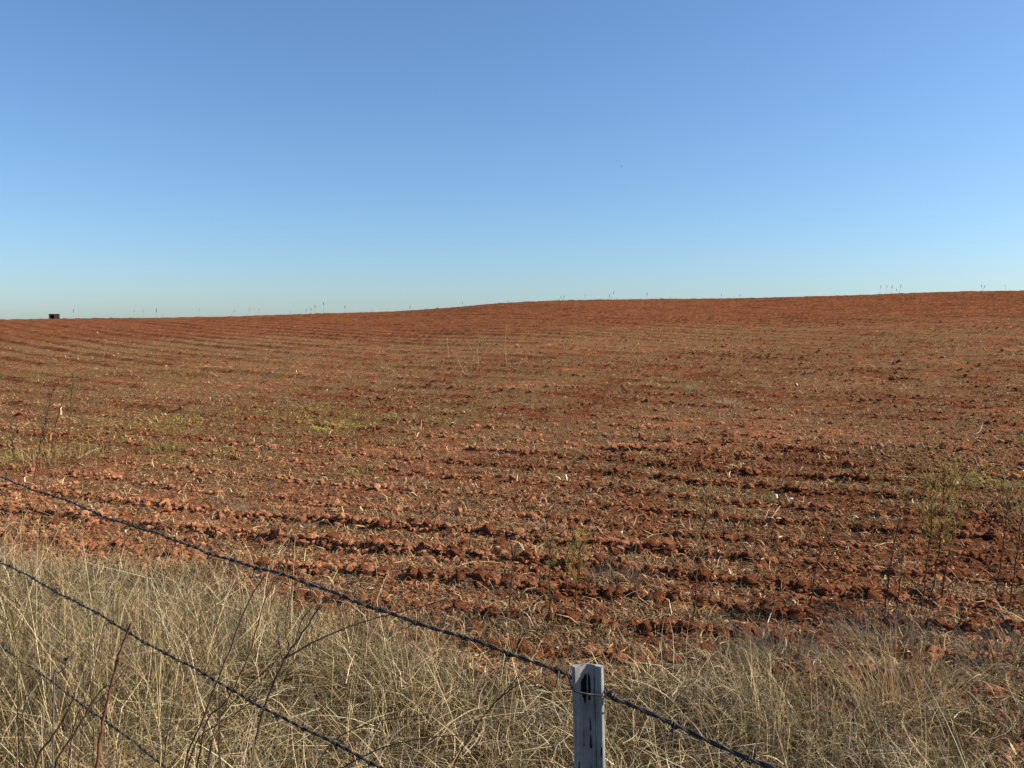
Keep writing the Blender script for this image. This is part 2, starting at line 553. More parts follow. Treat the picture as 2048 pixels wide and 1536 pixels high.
tag(ground, "red ploughed field with furrows rising to a low crest behind the fence", "ground", kind="structure")
print("ground quads", len(Q), "rows", nrow)

# ------------------------------------------------------------------ clods of earth
def ico():
    p = (1 + 5 ** 0.5) / 2
    v = np.array([(-1, p, 0), (1, p, 0), (-1, -p, 0), (1, -p, 0), (0, -1, p), (0, 1, p), (0, -1, -p), (0, 1, -p), (p, 0, -1), (p, 0, 1), (-p, 0, -1), (-p, 0, 1)], dtype=float)
    v /= np.linalg.norm(v[0])
    f = np.array([(0, 11, 5), (0, 5, 1), (0, 1, 7), (0, 7, 10), (0, 10, 11), (1, 5, 9), (5, 11, 4), (11, 10, 2), (10, 7, 6), (7, 1, 8),
                  (3, 9, 4), (3, 4, 2), (3, 2, 6), (3, 6, 8), (3, 8, 9), (4, 9, 5), (2, 4, 11), (6, 2, 10), (8, 6, 7), (9, 8, 1)])
    return v, f
IV, IF = ico()
def ico2():
    v = [tuple(x) for x in IV]; f = []
    cache = {}
    def mid(a, b):
        k_ = (min(a, b), max(a, b))
        if k_ not in cache:
            m = (np.array(v[a]) + np.array(v[b])); m /= np.linalg.norm(m)
            v.append(tuple(m)); cache[k_] = len(v) - 1
        return cache[k_]
    for a, b_, c in IF:
        x, y, z = mid(a, b_), mid(b_, c), mid(c, a)
        f += [(a, x, z), (x, b_, y), (z, y, c), (x, y, z)]
    return np.array(v), np.array(f)
IV2, IF2 = ico2()
OV = np.array([(1, 0, 0), (-1, 0, 0), (0, 1, 0), (0, -1, 0), (0, 0, 1), (0, 0, -1), (0.6, 0.6, 0.5)], dtype=float)
OF = np.array([(0, 6, 4), (6, 2, 4), (2, 1, 4), (1, 3, 4), (3, 0, 4), (6, 0, 5), (2, 6, 5), (1, 2, 5), (3, 1, 5), (0, 3, 5)])

def sample_field(N, ymin, ymax, power, qmax=0.68):
    """points spread over the part of the field in view, thinning with distance"""
    t = rng.random(N)
    a = 1 - power
    Y = (ymin ** a + t * (ymax ** a - ymin ** a)) ** (1 / a) if abs(a) > 1e-6 else ymin * (ymax / ymin) ** t
    X = rng.uniform(-qmax, qmax, N) * Y
    return X, Y

N0 = 150000
X, Y = sample_field(N0, 3.1, 42, 1.6)
u = furrow_u(X, Y); n_ = np.floor(u); fr = u - n_
amp = 0.03 + 0.15 * hash2(n_, n_ * 0 + 3, 8) ** 2.6
pr = 0.30 + 0.6 * np.exp(-((fr - 0.12) / 0.14) ** 2) * (0.3 + amp * 5) + 0.9 * sstep(0.5, 0.72, fbm(X * 0.5, Y * 0.5, 51, 2))
ok = (rng.random(N0) < pr) & (field_mask(X, Y) > 0.35)
X, Y, fr, amp = X[ok], Y[ok], fr[ok], amp[ok]
N = len(X)
rad = np.clip(np.exp(rng.normal(math.log(0.0125), 0.48, N)) * (0.85 + 0.5 * np.exp(-((fr - 0.12) / 0.14) ** 2)), 0.004, 0.046)
Z = height(X, Y) + rad * 0.25
# the 300 that show largest stand as pieces of their own
sx, sy = project(X, Y, Z)
inside = (sx > 5) & (sx < 2043) & (sy > 640) & (sy < 1536) & (Y > 4.2)
score = np.where(inside, rad / Y, 0)
order = np.argsort(-score)
top, rest_i = order[:300], order[300:]
shapes = []
for s in range(12):
    d = 1 + 0.32 * (np.array([fbm(np.array([v[0] * 1.7 + s * 9 + 50]), np.array([v[1] * 1.7 + v[2] * 1.3 + 50]), s)[0] for v in IV2]) - 0.5) * 2
    d += rng.normal(0, 0.07, len(IV2))
    shapes.append(mesh_np("soil_clod", IV2 * d[:, None] * np.array([1, 0.85, 0.7]), IF2, M_clod))
for n_i, i_ in enumerate(top):
    o = link("soil_clod", shapes[n_i % 12], ground, (X[i_], Y[i_], Z[i_]))
    s = rad[i_] * rng.uniform(0.95, 1.25)
    o.scale = (s * rng.uniform(0.8, 1.3), s * rng.uniform(0.8, 1.2), s * rng.uniform(0.75, 1.1))
    o.rotation_euler = tuple(rng.uniform(-0.6, 0.6, 2)) + (rng.uniform(0, 6.28),)
def join_clods(idx, BV, BF, fat):
    Nr = len(idx)
    nb = len(BV)
    jv = BV[None] * (1 + rng.normal(0, 0.2, (Nr, nb, 1))) * rng.uniform(0.6, 1.3, (Nr, 1, 3)) * fat * rad[idx][:, None, None]
    a = rng.uniform(0, 6.28, Nr); ca, sa = np.cos(a)[:, None], np.sin(a)[:, None]
    jv = np.stack([jv[:, :, 0] * ca - jv[:, :, 1] * sa, jv[:, :, 0] * sa + jv[:, :, 1] * ca, jv[:, :, 2] * 0.75], 2)
    jv += np.stack([X, Y, Z], 1)[idx][:, None, :]
    return jv.reshape(-1, 3), (BF[None] + (np.arange(Nr) * nb)[:, None, None]).reshape(-1, 3)
va_, fa_ = join_clods(rest_i[:14000], IV, IF, 1.0)
vb_, fb_ = join_clods(rest_i[14000:], OV, OF, 1.15)
jv = np.concatenate([va_, vb_]); fs = np.concatenate([fa_, fb_ + len(va_)])
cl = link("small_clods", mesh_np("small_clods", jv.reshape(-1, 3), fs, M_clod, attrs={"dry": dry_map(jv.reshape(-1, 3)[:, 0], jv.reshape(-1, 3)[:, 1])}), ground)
tag(cl, kind="stuff")
print("clods", N)

# ------------------------------------------------------------------ straw and crumbled stalks on the field
STRAW = [(0.46, 0.33, 0.165), (0.33, 0.215, 0.10), (0.19, 0.113, 0.050), (0.62, 0.50, 0.31), (0.095, 0.055, 0.027), (0.28, 0.135, 0.058)]
N0 = 480000
X, Y = sample_field(N0, 3.1, 50, 1.4)
lit = litter_map(X, Y)
ok = (rng.random(N0) < lit * 1.1) & (field_mask(X, Y) > 0.2)
X, Y = X[ok], Y[ok]
N = len(X)
Z = height(X, Y) - 0.004 + np.abs(rng.normal(0, 0.012, N))
L = np.clip(np.exp(rng.normal(math.log(0.045), 0.55, N)), 0.012, 0.30)
th0 = np.abs(rng.normal(0.35, 0.45, N)); bend = th0 * rng.uniform(0.8, 2.2, N)
W = np.where(rng.random(N) < 0.22, rng.uniform(0.005, 0.012, N), rng.uniform(0.0016, 0.005, N)) * (1 + Y / 22)
V, Q = ribbons(np.stack([X, Y, Z], 1), rng.uniform(0, 6.283, N), L, th0, bend, W, 2, rng.normal(0, 1.6, N))
C = pick_colors(N, 6, STRAW, [2.8, 4, 4, 0.75, 3.5, 3.5])
gm = np.repeat(rng.random(N) < green_map(X, Y) * 0.7, 6)
gc = pick_colors(N, 6, [(0.28, 0.205, 0.055), (0.38, 0.29, 0.08), (0.15, 0.11, 0.04), (0.42, 0.30, 0.13)], [3, 2, 2, 2])
C[gm] = gc[gm]
st = link("straw_litter", mesh_np("straw_litter", V, Q, M_blade, C, True))
tag(st, "crumbled dry straw and dead leaves strewn over the red furrows", "straw", kind="stuff")
print("straw", N)

# ------------------------------------------------------------------ dry grass of the verge
GRASS = [(0.47, 0.355, 0.18), (0.30, 0.21, 0.095), (0.115, 0.078, 0.036), (0.63, 0.515, 0.31), (0.17, 0.14, 0.045), (0.050, 0.033, 0.018)]
def verge_points(N0, keep_over=0.5, X0=-7.5, X1=5.5, Y0_=1.6, Y1_=8.5):
    X = rng.uniform(X0, X1, N0); Y = rng.uniform(Y0_, Y1_, N0)
    e = Y - verge_edge(X) + (fbm(X * 1.3, Y * 1.3, 3) - 0.5) * (1.7 + 1.0 * sstep(-0.5, 2, X))
    p = 1 - sstep(-0.9, 0.75, e)
    inview = np.abs(X) < 0.66 * Y + np.where(X < 0, 2.2, 1.2)
    ok = (rng.random(N0) < p * (0.35 + 0.9 * fbm(X * 2.2, Y * 2.2, 5, 2))) & inview & (np.hypot(X, Y - 0.0) > 0.9)
    X, Y, e = X[ok], Y[ok], e[ok]
    return X, Y, e
X, Y, e = verge_points(440000)
N = len(X)
hgt = (0.20 + 0.20 * sstep(0.3, -1.8, e)) if False else (0.15 + 0.24 * (1 - sstep(-2.0, 0.2, e)))
tuft = fbm(X * 1.8, Y * 1.8, 77, 2)
L = hgt * (0.4 + 1.1 * sstep(0.25, 0.75, tuft)) * np.clip(np.exp(rng.normal(0, 0.3, N)), 0.4, 1.8) * 1.1
th0 = np.clip(rng.normal(0.98, 0.42, N), 0.1, 1.57); bend = np.abs(rng.normal(1.2, 0.9, N))
V, Q = ribbons(np.stack([X, Y, height(X, Y) - 0.01], 1), rng.uniform(0, 6.283, N), L, th0, bend, rng.uniform(0.0013, 0.0038, N), 3, rng.normal(0, 1.4, N))
C = pick_colors(N, 8, GRASS, [4, 3.2, 4, 2.2, 1.1, 4])
g = link("dry_grass", mesh_np("dry_grass", V, Q, M_blade, C, True))
tag(g, "pale dry grass growing thickly along the fence before the field", "grass", kind="stuff")
print("grass", N)
# thatch: broken blades lying low in it
X, Y, e = verge_points(180000)
N = len(X)
L = rng.uniform(0.06, 0.3, N); th0 = np.abs(rng.normal(0.4, 0.4, N)); bend = th0 * rng.uniform(0.6, 2, N)
V, Q = ribbons(np.stack([X, Y, height(X, Y) + rng.uniform(0, 0.2, N) * (1 - sstep(-1.2, 0.2, e)) + 0.01], 1), rng.uniform(0, 6.283, N), L, th0, bend, rng.uniform(0.0015, 0.0035, N), 3, rng.normal(0, 1.0, N))
C = pick_colors(N, 8, GRASS + [(0.32, 0.27, 0.24)], [3.5, 3, 3.5, 2.2, 0.8, 4, 1.5])
g = link("grass_thatch", mesh_np("grass_thatch", V, Q, M_blade, C, True))
tag(g, "broken grey straw lying low among the standing grass", "grass", kind="stuff")
# long pale seed stems that lean and arch above it
X, Y, e = verge_points(9000, Y0_=2.4)
N = len(X)
L = (0.28 + 0.24 * (1 - sstep(-2, 0.2, e))) * np.clip(np.exp(rng.normal(0, 0.22, N)), 0.5, 1.25)
th0 = np.clip(rng.normal(1.2, 0.25, N), 0.4, 1.57); bend = np.abs(rng.normal(0.9, 0.6, N))
V, Q = ribbons(np.stack([X, Y, height(X, Y)], 1), rng.uniform(0, 6.283, N), L, th0, bend, rng.uniform(0.0022, 0.004, N), 7, rng.normal(0, 0.7, N))
C = pick_colors(N, 16, [(0.56, 0.46, 0.26), (0.44, 0.34, 0.17), (0.36, 0.25, 0.12)], [3, 3, 2])
g = link("grass_stems", mesh_np("grass_stems", V, Q, M_blade, C, True))
tag(g, "long pale arching grass stems above the dry verge grass", "grass", kind="stuff")

# ------------------------------------------------------------------ the barbed wire fence
D = 1.275
vp = ray(-837, 665)
FD = Vector((vp.x, 1.0, 0)).normalized()                # along the fence, away to the left
W0 = at(1172, 1374, D)
top_p = at(1174, 1326, D)
base = Vector((W0.x + 0.032, W0.y, h1(W0.x, W0.y)))
AX = W0.copy()
W0 = W0 + Vector((0, 0.018, 0))            # the strands run behind the front flanges
fence = empty("barbed_wire_fence", base)
tag(fence, "three strand barbed wire fence with a grey steel Y post", "fence")

def y_profile():
    Lf, t, bt = 0.0262, 0.0020, 0.0044
    out = []
    for ang in (210, 330, 90):
        a = R(ang); d = Vector((math.cos(a), math.sin(a))); n = Vector((-d.y, d.x))
        out += [d * 0.0026 - n * t, d * (Lf - 0.0120) - n * t, d * (Lf - 0.0105) - n * bt, d * (Lf - 0.001) - n * bt,
                d * (Lf + 0.0004) - n * 0.0015, d * (Lf + 0.0004) + n * 0.0015,
                d * (Lf - 0.001) + n * bt, d * (Lf - 0.0105) + n * bt, d * (Lf - 0.0120) + n * t, d * 0.0026 + n * t]
    return out
PROF = y_profile()
def post_mesh(height_, lean):
    """Y section with a slightly wavy rolled edge; local origin at the base, lean = offset of the top"""
    zs = np.concatenate([[-0.35], np.linspace(0, height_, 26)])
    n = len(PROF); vs, fs = [], []
    for z in zs:
        k_ = z / height_
        for pi_, p in enumerate(PROF):
            zz = z - (0.013 if z == zs[-1] and pi_ >= 20 else 0)
            vs.append((p.x * (1 + 0.004 * math.sin(z * 40)) + lean[0] * k_, p.y + lean[1] * k_, zz))
    for i_ in range(len(zs) - 1):
        for s in range(n):
            s2 = (s + 1) % n
            fs.append((i_ * n + s, i_ * n + s2, (i_ + 1) * n + s2, (i_ + 1) * n + s))
    m = len(zs) - 1
    cen = len(vs); vs.append((lean[0], lean[1], height_))
    for s in range(n): fs.append((m * n + s, m * n + (s + 1) % n, cen))
    me = bpy.data.meshes.new("fence_post")
    me.from_pydata(vs, [], fs)
    me.materials.append(M_paint)
    return me
ph = top_p.z - base.z
lean = (top_p.x - base.x, 0.0)
post = link("fence_post", post_mesh(ph, lean), fence)
post['label'] = "grey painted steel Y post with chipped top"

def post_pt(fin, t, z):
    """point on the camera-facing side of a fin: t metres out from the middle, z below the top"""
    ang = R({'left': 210, 'right': 330}[fin])
    d = Vector((math.cos(ang), math.sin(ang)))
    n = Vector((-d.y, d.x)) if fin == 'left' else Vector((d.y, -d.x))
    if n.y > 0: n = -n
    off = 0.0020 + (0.0024 if t > 0.0148 else 0) + 0.0004
    zz = ph - z
    p = d * t + n * off
    return Vector((p.x + lean[0] * zz / ph, p.y + lean[1] * zz / ph, zz))
def chip_or_shade(fin, poly):
    """irregular flake of bare steel, or a strip of painted shade; poly in (t mm, mm below the top)"""
    vs = []
    for k_ in range(len(poly)):
        (t0, z0), (t1, z1) = poly[k_], poly[(k_ + 1) % len(poly)]
        for s in range(4):
            f_ = s / 4
            vs.append((t0 + (t1 - t0) * f_ + random.uniform(-0.5, 0.5), z0 + (z1 - z0) * f_ + random.uniform(-0.7, 0.7)))
    cx_ = sum(v[0] for v in vs) / len(vs); cz_ = sum(v[1] for v in vs) / len(vs)
    pts = [post_pt(fin, max(0.0014, t / 1000), z / 1000) for t, z in vs] + [post_pt(fin, cx_ / 1000, cz_ / 1000)]
    m = MB()
    m.add(pts, [(k_, (k_ + 1) % len(vs), len(vs)) for k_ in range(len(vs))], (1, 1, 1))
    return m.build("chip_or_shade_mark", M_chip_shade, post, smooth=False)
chip_or_shade('left', [(3, 17), (6, 15), (9, 20), (14.4, 27), (14.4, 42), (12.5, 44), (11, 50), (9, 53), (8, 60), (6, 62), (4.5, 52), (3, 45)])
chip_or_shade('right', [(0, 13), (3, 15), (5.5, 20), (6, 34), (7, 40), (5.5, 50), (6, 55), (3, 58), (0, 50)])
chip_or_shade('left', [(9.6, 104), (10.6, 104), (10.6, 128), (9.6, 128)])
chip_or_shade('right', [(3.5, 84), (5.5, 88), (6, 100), (4, 106)])
chip_or_shade('right', [(3.5, 110), (6.5, 114), (6, 124), (7, 131), (3.5, 133)])
chip_or_shade('right', [(22, 128), (24, 124), (25, 134), (23.5, 142), (22, 138)])
chip_or_shade('right', [(12.6, 20), (13.1, 18), (13.3, 60), (13.2, 120), (13.3, 190), (12.9, 195), (12.7, 90)])  # painted dark line standing in for the shade of a groove
chip_or_shade('left', [(0, 60), (1.8, 62), (1.6, 140), (2.2, 205), (0, 205)])  # valley rust, drawn long so it also paints the shade of the fold
chip_or_shade('left', [(20, 150), (22, 147), (23, 158), (21, 166)])
chip_or_shade('right', [(3.5, 160), (5, 164), (5.5, 178), (3.5, 182)])

# wires
LEFT, RIGHT = 4.6, 3.8
slope_r = at(1560, 1536, D * 2009 / (1560 + 837) + 0.010)
GD = (slope_r - W0).normalized()
BR = 0.0019
def strand_path(p0, s):
    if s >= 0:
        p = p0 + FD * s
        p.z -= 0.022 * math.sin(math.pi * min(s / LEFT, 1)) * 0.0 + 0.0
        return p
    p = p0 - FD * (-s) 
    p.z += GD.z / math.hypot(GD.x, GD.y) * (-s)
    return p
barb_meshes = []
def barb_mesh(seed):
    rnd = random.Random(seed)
    m = MB()
    pts = []
    for k_ in range(13):
        a = k_ / 12 * 2 * math.pi * 1.9
        pts.append((-0.0045 + 0.009 * k_ / 12, 0.0050 * math.cos(a), 0.0050 * math.sin(a)))
    m.tube(pts, 0.0013, 0.0013, sides=5)
    for sgn in (-1, 1):
        p = Vector(pts[0] if sgn < 0 else pts[-1])
        dirv = Vector((sgn * 0.3 * rnd.uniform(0, 1), rnd.uniform(-0.4, 0.4), sgn * 1.0)).normalized()
        if sgn > 0: dirv = Vector((dirv.x, 0.9 * rnd.choice((-1, 1)), dirv.z * 0.5)).normalized()
        m.tube([p, p + dirv * 0.011, p + dirv * rnd.uniform(0.022, 0.030)], 0.0018, 0.0007, sides=5)
    o = m.build("barb", M_wire)
    me = o.data
    bpy.data.objects.remove(o)
    return me
barb_meshes = [barb_mesh(s) for s in range(6)]
SP = 0.324
for wi, (off, lab) in enumerate([(0, "top strand of barbed wire tied to the post"), (SP, "middle strand of barbed wire"), (2 * SP + 0.005, "lowest strand of barbed wire in view")]):
    p0 = W0 + Vector((0, 0.004, -off)) if wi else W0 + Vector((0, 0.0, 0))
    m = MB()
    ss = np.arange(-RIGHT, LEFT, 0.0065)
    side = Vector((-FD.y, FD.x, 0)); up = Vector((0, 0, 1))
    wob = [0.004 * math.sin(3.1 * s + wi) + 0.003 * math.sin(9.7 * s + 2 * wi) + 0.0012 * math.sin(31 * s) for s in ss]
    for ph_ in (0, math.pi):
        pts = []
        for s, wv in zip(ss, wob):
            a = 2 * math.pi * s / 0.074 + 0.8 * math.sin(s * 5) + ph_
            if abs(s) < 0.03 and wi == 0: wv = 0
            pts.append(strand_path(p0, s) + side * (BR * math.cos(a)) + up * (BR * math.sin(a) + wv))
        m.tube(pts, BR, BR, sides=5)
    w = m.build("barbed_wire", M_wire, fence, origin=base)
    w['label'] = lab
    s = -RIGHT + 0.05
    s = -0.62
    q = 0
    while s < LEFT - 0.1:
        if not (abs(s) < 0.032):
            o = link("barb", barb_meshes[q % 6], w)
            wv = 0.004 * math.sin(3.1 * s + wi) + 0.003 * math.sin(9.7 * s + 2 * wi) + 0.0012 * math.sin(31 * s)
            d = FD if s >= 0 else -GD
            rot = d.to_track_quat('X', 'Z').to_matrix().to_4x4() @ Matrix.Rotation(random.uniform(0, 6.28), 4, 'X')
            o.matrix_local = Matrix.Translation(strand_path(p0, s) + up * wv - base) @ rot
        s += 0.115 * random.uniform(0.9, 1.1); q += 1
# tie wire across the front of the Y and round behind it
m = MB()
def pl(fin, t, z, out=0.0):
    p = post_pt(fin, t, z); p.y -= out; return p
a0, a1 = pl('left', 0.0262, 0.036, 0.004), pl('right', 0.0262, 0.042, 0.004)
off_ = Vector(base)
w_loc = lambda s: strand_path(W0, s) - off_
pts = [w_loc(0.045) + Vector((0, -0.005, -0.004)), w_loc(0.034) + Vector((-0.001, 0.006, 0.004)), a0 + Vector((-0.004, 0.004, 0.002)), a0, a0.lerp(a1, 0.5) + Vector((0, -0.0005, -0.0006)), a1,
       a1 + Vector((0.004, -0.001, -0.0008)), w_loc(-0.034) + Vector((0.003, -0.006, 0.003)), w_loc(-0.040) + Vector((0, 0.004, 0.005)), w_loc(-0.043) + Vector((0, 0.005, -0.005)), w_loc(-0.047) + Vector((0, -0.005, -0.004)), w_loc(-0.050) + Vector((0, -0.003, 0.006)), w_loc(-0.056) + Vector((0.0, 0.006, 0.002))]
m.tube(pts, 0.0016, 0.0016, sides=6)
m.tube([w_loc(-0.026) + Vector((-0.006, 0.006, -0.012)), w_loc(-0.030) + Vector((0, -0.004, -0.012)), w_loc(-0.036) + Vector((0.004, -0.006, -0.004)), w_loc(-0.042) + Vector((0.002, 0.004, 0.004))], 0.0016, 0.0012, sides=6)
m.build("tie_wire", M_wire, fence)
# the next posts along the fence, just outside the picture on either side
for s in (LEFT - 0.05, -RIGHT + 0.05):
    pp = strand_path(W0, s)
    gz = h1(pp.x, pp.y)
    link("fence_post", post_mesh(max(0.9, pp.z + 0.05 - gz), (0.01, 0)), fence, Vector((pp.x, pp.y, gz)) - base)

# ------------------------------------------------------------------ weeds
BROWN = (0.06, 0.034, 0.021); REDBR = (0.11, 0.04, 0.022); GREYBR = (0.14, 0.11, 0.085); PALE = (0.55, 0.44, 0.27)
def smooth_path(pts, n=6):
    pts = [Vector(p) for p in pts]
    P = [pts[0]] + pts + [pts[-1]]
    out = []
    for i_ in range(1, len(P) - 2):
        p0, p1, p2, p3 = P[i_ - 1], P[i_], P[i_ + 1], P[i_ + 2]
        for s in range(n):
            t = s / n
            out.append(0.5 * ((2 * p1) + (p2 - p0) * t + (2 * p0 - 5 * p1 + 4 * p2 - p3) * t * t + (3 * p1 - p0 - 3 * p2 + p3) * t ** 3))
    out.append(pts[-1])
    return out

def stalk_pts(pix, Y, dy=0.0, to_ground=True):
    """stem through places of the photograph at its own distance, slightly leaning in depth, rooted in the ground"""
    pts = [at(x, y, Y + dy * i_ / max(1, len(pix) - 1)) for i_, (x, y) in enumerate(pix)]
    if to_ground:
        p = pts[0]; q_ = pts[1] if len(pts) > 1 else p
        gz = h1(p.x, p.y)
        if p.z > gz + 0.03:
            d = (p - q_); d.z = min(d.z, -1e-3)
            k_ = min((p.z - gz + 0.02) / -d.z, 4.0)
            foot = Vector((p.x + d.x * k_ * 0.6, p.y + d.y * k_ * 0.6, 0)); foot.z = h1(foot.x, foot.y) - 0.02
            pts[0:0] = [foot, foot.lerp(p, 0.33), foot.lerp(p, 0.66)]
    return pts

def dead_weed(name, label, cat, Y, stems, colr, r=0.0028, group=None, heads=(), side_twigs=0):
    """stems: list of (pixel path, root?)"""
    allp = [(stalk_pts(p, Y + dy, random.uniform(-0.06, 0.06), root), rr) for p, root, rr, dy in stems]
    base_ = allp[0][0][0]
    root = empty(name, base_)
    tag(root, label, cat, group)
    first = True
    for pts, rr in allp:
        sp = smooth_path(pts, 6)
        sp = [p + Vector((random.gauss(0, 0.0012), random.gauss(0, 0.0012), 0)) for p in sp]
        m = MB()
        m.tube(sp, r * rr, r * rr * 0.45, colr, 5)
        for k_ in range(int(side_twigs * random.uniform(0.6, 1.4))):
            i_ = random.randint(len(sp) // 3, len(sp) - 2)
            d = Vector((random.gauss(0, 1), random.gauss(0, 0.6), random.uniform(0.3, 1.6))).normalized()
            ln_ = random.uniform(0.012, 0.05)
            m.tube([sp[i_], sp[i_] + d * ln_ * 0.6, sp[i_] + d * ln_ + Vector((0, 0, random.uniform(-0.006, 0.01)))], r * 0.35, r * 0.2, colr, 4)
        m.build("stem", M_stem, root, origin=base_)
    for (hx, hy), rad_, hc in heads:
        m = MB()
        c_ = at(hx, hy, Y)
        for k_ in range(16):
            d = Vector((random.gauss(0, 1), random.gauss(0, 1), random.gauss(0.2, 0.8))).normalized()
            m.blade([c_, c_ + d * rad_ * 0.6, c_ + d * rad_], rad_ * 0.45, hc)
        m.blob(c_, (rad_ * 0.5,) * 3, hc)
        m.build("seed_head", M_stem, root, origin=base_)
    return root

dead_weed("dead_weed", "single upright reddish brown weed stalk crossing the middle wire at lower left", "weed", 1.95,
          [([(193, 1534), (204, 1450), (223, 1367), (240, 1300), (265, 1243)], True, 1.9, 0)], (0.15, 0.06, 0.035), heads=[((236, 1379), 0.010, (0.12, 0.08, 0.05))], side_twigs=9)
dead_weed("dead_weed", "bunch of thin dark dead stems at the lower left corner below the wires", "weed", 1.85,
          [([(70, 1534), (100, 1480), (126, 1440), (152, 1385)], True, 1.5, 0), ([(111, 1534), (150, 1465), (176, 1420), (205, 1376), (228, 1371)], True, 1.2, 0.1),
           ([(38, 1525), (36, 1430), (35, 1335)], True, 0.8, 0.15), ([(48, 1480), (50, 1400), (70, 1360)], True, 0.7, 0.2), ([(152, 1440), (200, 1400), (258, 1330)], True, 0.7, 0.05),
           ([(160, 1500), (168, 1400), (160, 1270)], True, 0.6, 0.3), ([(183, 1400), (178, 1300), (186, 1280)], True, 0.6, 0.3)],
          BROWN, side_twigs=3)
dead_weed("thistle_stem", "bent dry stem with a round black seed head near the lowest wire", "weed", 2.2,
          [([(108, 1358), (118, 1345), (128, 1338), (133, 1322)], True, 1.0, 0)], GREYBR, heads=[((133, 1319), 0.011, (0.025, 0.02, 0.02))])
dead_weed("dead_weed", "tall branched dark brown weed rising to the top wire left of centre", "weed", 2.2,
          [([(500, 1536), (514, 1470), (532, 1405), (570, 1317), (600, 1275), (643, 1209)], True, 1.9, 0),
           ([(570, 1317), (620, 1288), (667, 1266), (720, 1246), (775, 1230), (840, 1214), (895, 1197)], False, 1.0, 0),
           ([(570, 1317), (578, 1297), (571, 1250), (588, 1159)], False, 0.8, 0), ([(565, 1325), (556, 1262), (557, 1244)], False, 0.6, 0),
           ([(586, 1296), (605, 1240), (617, 1222)], False, 0.5, 0)], (0.075, 0.045, 0.03), side_twigs=2)
dead_weed("dead_weed", "fan of thin brown stems spreading behind the middle wire", "weed", 2.02,
          [([(372, 1525), (405, 1440), (439, 1350), (501, 1197), (533, 1147)], True, 1.1, 0), ([(410, 1452), (450, 1405), (490, 1330), (527, 1209), (548, 1159)], True, 1.0, 0.1),
           ([(438, 1500), (440, 1364), (436, 1280), (430, 1197)], True, 0.8, 0.1), ([(432, 1390), (422, 1350), (401, 1276), (407, 1188)], True, 0.7, 0.15),
           ([(390, 1490), (440, 1445), (498, 1408), (560, 1350), (600, 1310)], True, 0.8, 0.2), ([(430, 1470), (480, 1420), (560, 1310)], True, 0.7, 0.1),
           ([(330, 1500), (345, 1420), (350, 1340)], True, 0.6, 0.1), ([(420, 1520), (436, 1440), (500, 1370), (556, 1320)], True, 0.8, 0)],
          (0.07, 0.042, 0.028), side_twigs=2)
dead_weed("dead_weed", "two thin arching stems low in the grass between the wire and the post", "weed", 2.0,
          [([(600, 1570), (629, 1536), (676, 1476), (749, 1445), (866, 1426)], True, 0.9, 0), ([(640, 1560), (676, 1540), (764, 1496), (851, 1476), (925, 1470)], True, 0.9, 0.05)], BROWN)
dead_weed("dead_weed", "slender forked brown stem just left of the steel post", "weed", 2.2,
          [([(905, 1545), (935, 1480), (980, 1417), (1042, 1347)], True, 1.0, 0), ([(980, 1417), (1020, 1380), (1071, 1350)], False, 0.7, 0)], BROWN)
dead_weed("dry_stalk", "long pale bent stalk standing at the grass edge above the top wire", "weed", 4.3,
          [([(534, 1150), (545, 1125), (575, 1075), (605, 1058), (649, 1039)], True, 1.6, 0)], PALE)
dead_weed("dry_stalk", "thin upright tan stalk beside the long bent one near the top wire", "weed", 4.2,
          [([(586, 1160), (588, 1120), (590, 1078)], True, 1.0, 0)], (0.5, 0.38, 0.22))

def tall_weed(label, path, crown, green, leafy, depth_off=0.0, group="tall thin weeds growing in the field", colr=REDBR, name="tall_weed", start=0.35, r=0.0048):
    g0 = on_ground(*path[0])
    Y_ = g0.y + depth_off
    pts = [at(x, y, Y_ + 0.1 * i_ * random.uniform(-0.4, 0.4)) for i_, (x, y) in enumerate(path)]
    pts[0] = g0 - Vector((0, 0, 0.02))
    sp = smooth_path(pts, 7)
    sp = [p + Vector((random.gauss(0, 0.003), random.gauss(0, 0.003), 0)) for p in sp]
    root = empty(name, g0)
    tag(root, label, "weed", group)
    m = MB(); m.tube(sp, r, r * 0.4, colr, 5)
    m.build("stem", M_stem, root, origin=g0)
    lm_, bm_ = MB(), MB()
    n = len(sp)
    for k_ in range(leafy):
        t = start + (1 - start) * random.random() ** 0.7
        i_ = min(n - 1, int(t * (n - 1)))
        ang = random.uniform(0, 6.28)
        env = crown * (0.35 + 0.65 * math.sin(math.pi * min(1, (t - start) / (1 - start) * 0.85 + 0.12)))
        d = Vector((math.cos(ang), math.sin(ang), random.uniform(0.9, 2.2))).normalized()
        ln_ = env * random.uniform(0.5, 1.6)
        p = sp[i_]
        e1 = p + d * ln_ * 0.55; e2 = p + d * ln_ + Vector((0, 0, ln_ * random.uniform(0, 0.25)))
        if leafy <= 12: bm_ = MB()
        bm_.tube([p, e1, e2], r * 0.35, r * 0.18, tuple(0.5 * (a_ + b__) for a_, b__ in zip(colr, green)), 3)
        if leafy <= 12: bm_.build("branch", M_stem, root, origin=g0)
        for s in range(11):
            f_ = random.uniform(0.25, 1.05)
            o_ = p.lerp(e2, min(f_, 1.0))
            dd = (d + Vector((random.gauss(0, 0.7), random.gauss(0, 0.7), random.gauss(0, 0.5)))).normalized()
            ll = random.uniform(0.012, 0.035)
            k2 = random.uniform(0.7, 1.35)
            lm_.blade([o_, o_ + dd * ll * 0.5, o_ + dd * ll - Vector((0, 0, ll * 0.15))], random.uniform(0.0024, 0.0052), tuple(min(0.8, c_ * k2) for c_ in green))
    if leafy > 12: tag(bm_.build("branches", M_stem, root, origin=g0), kind="stuff")
    tag(lm_.build("leaves", M_leaf, root, origin=g0), kind="stuff")
    return root
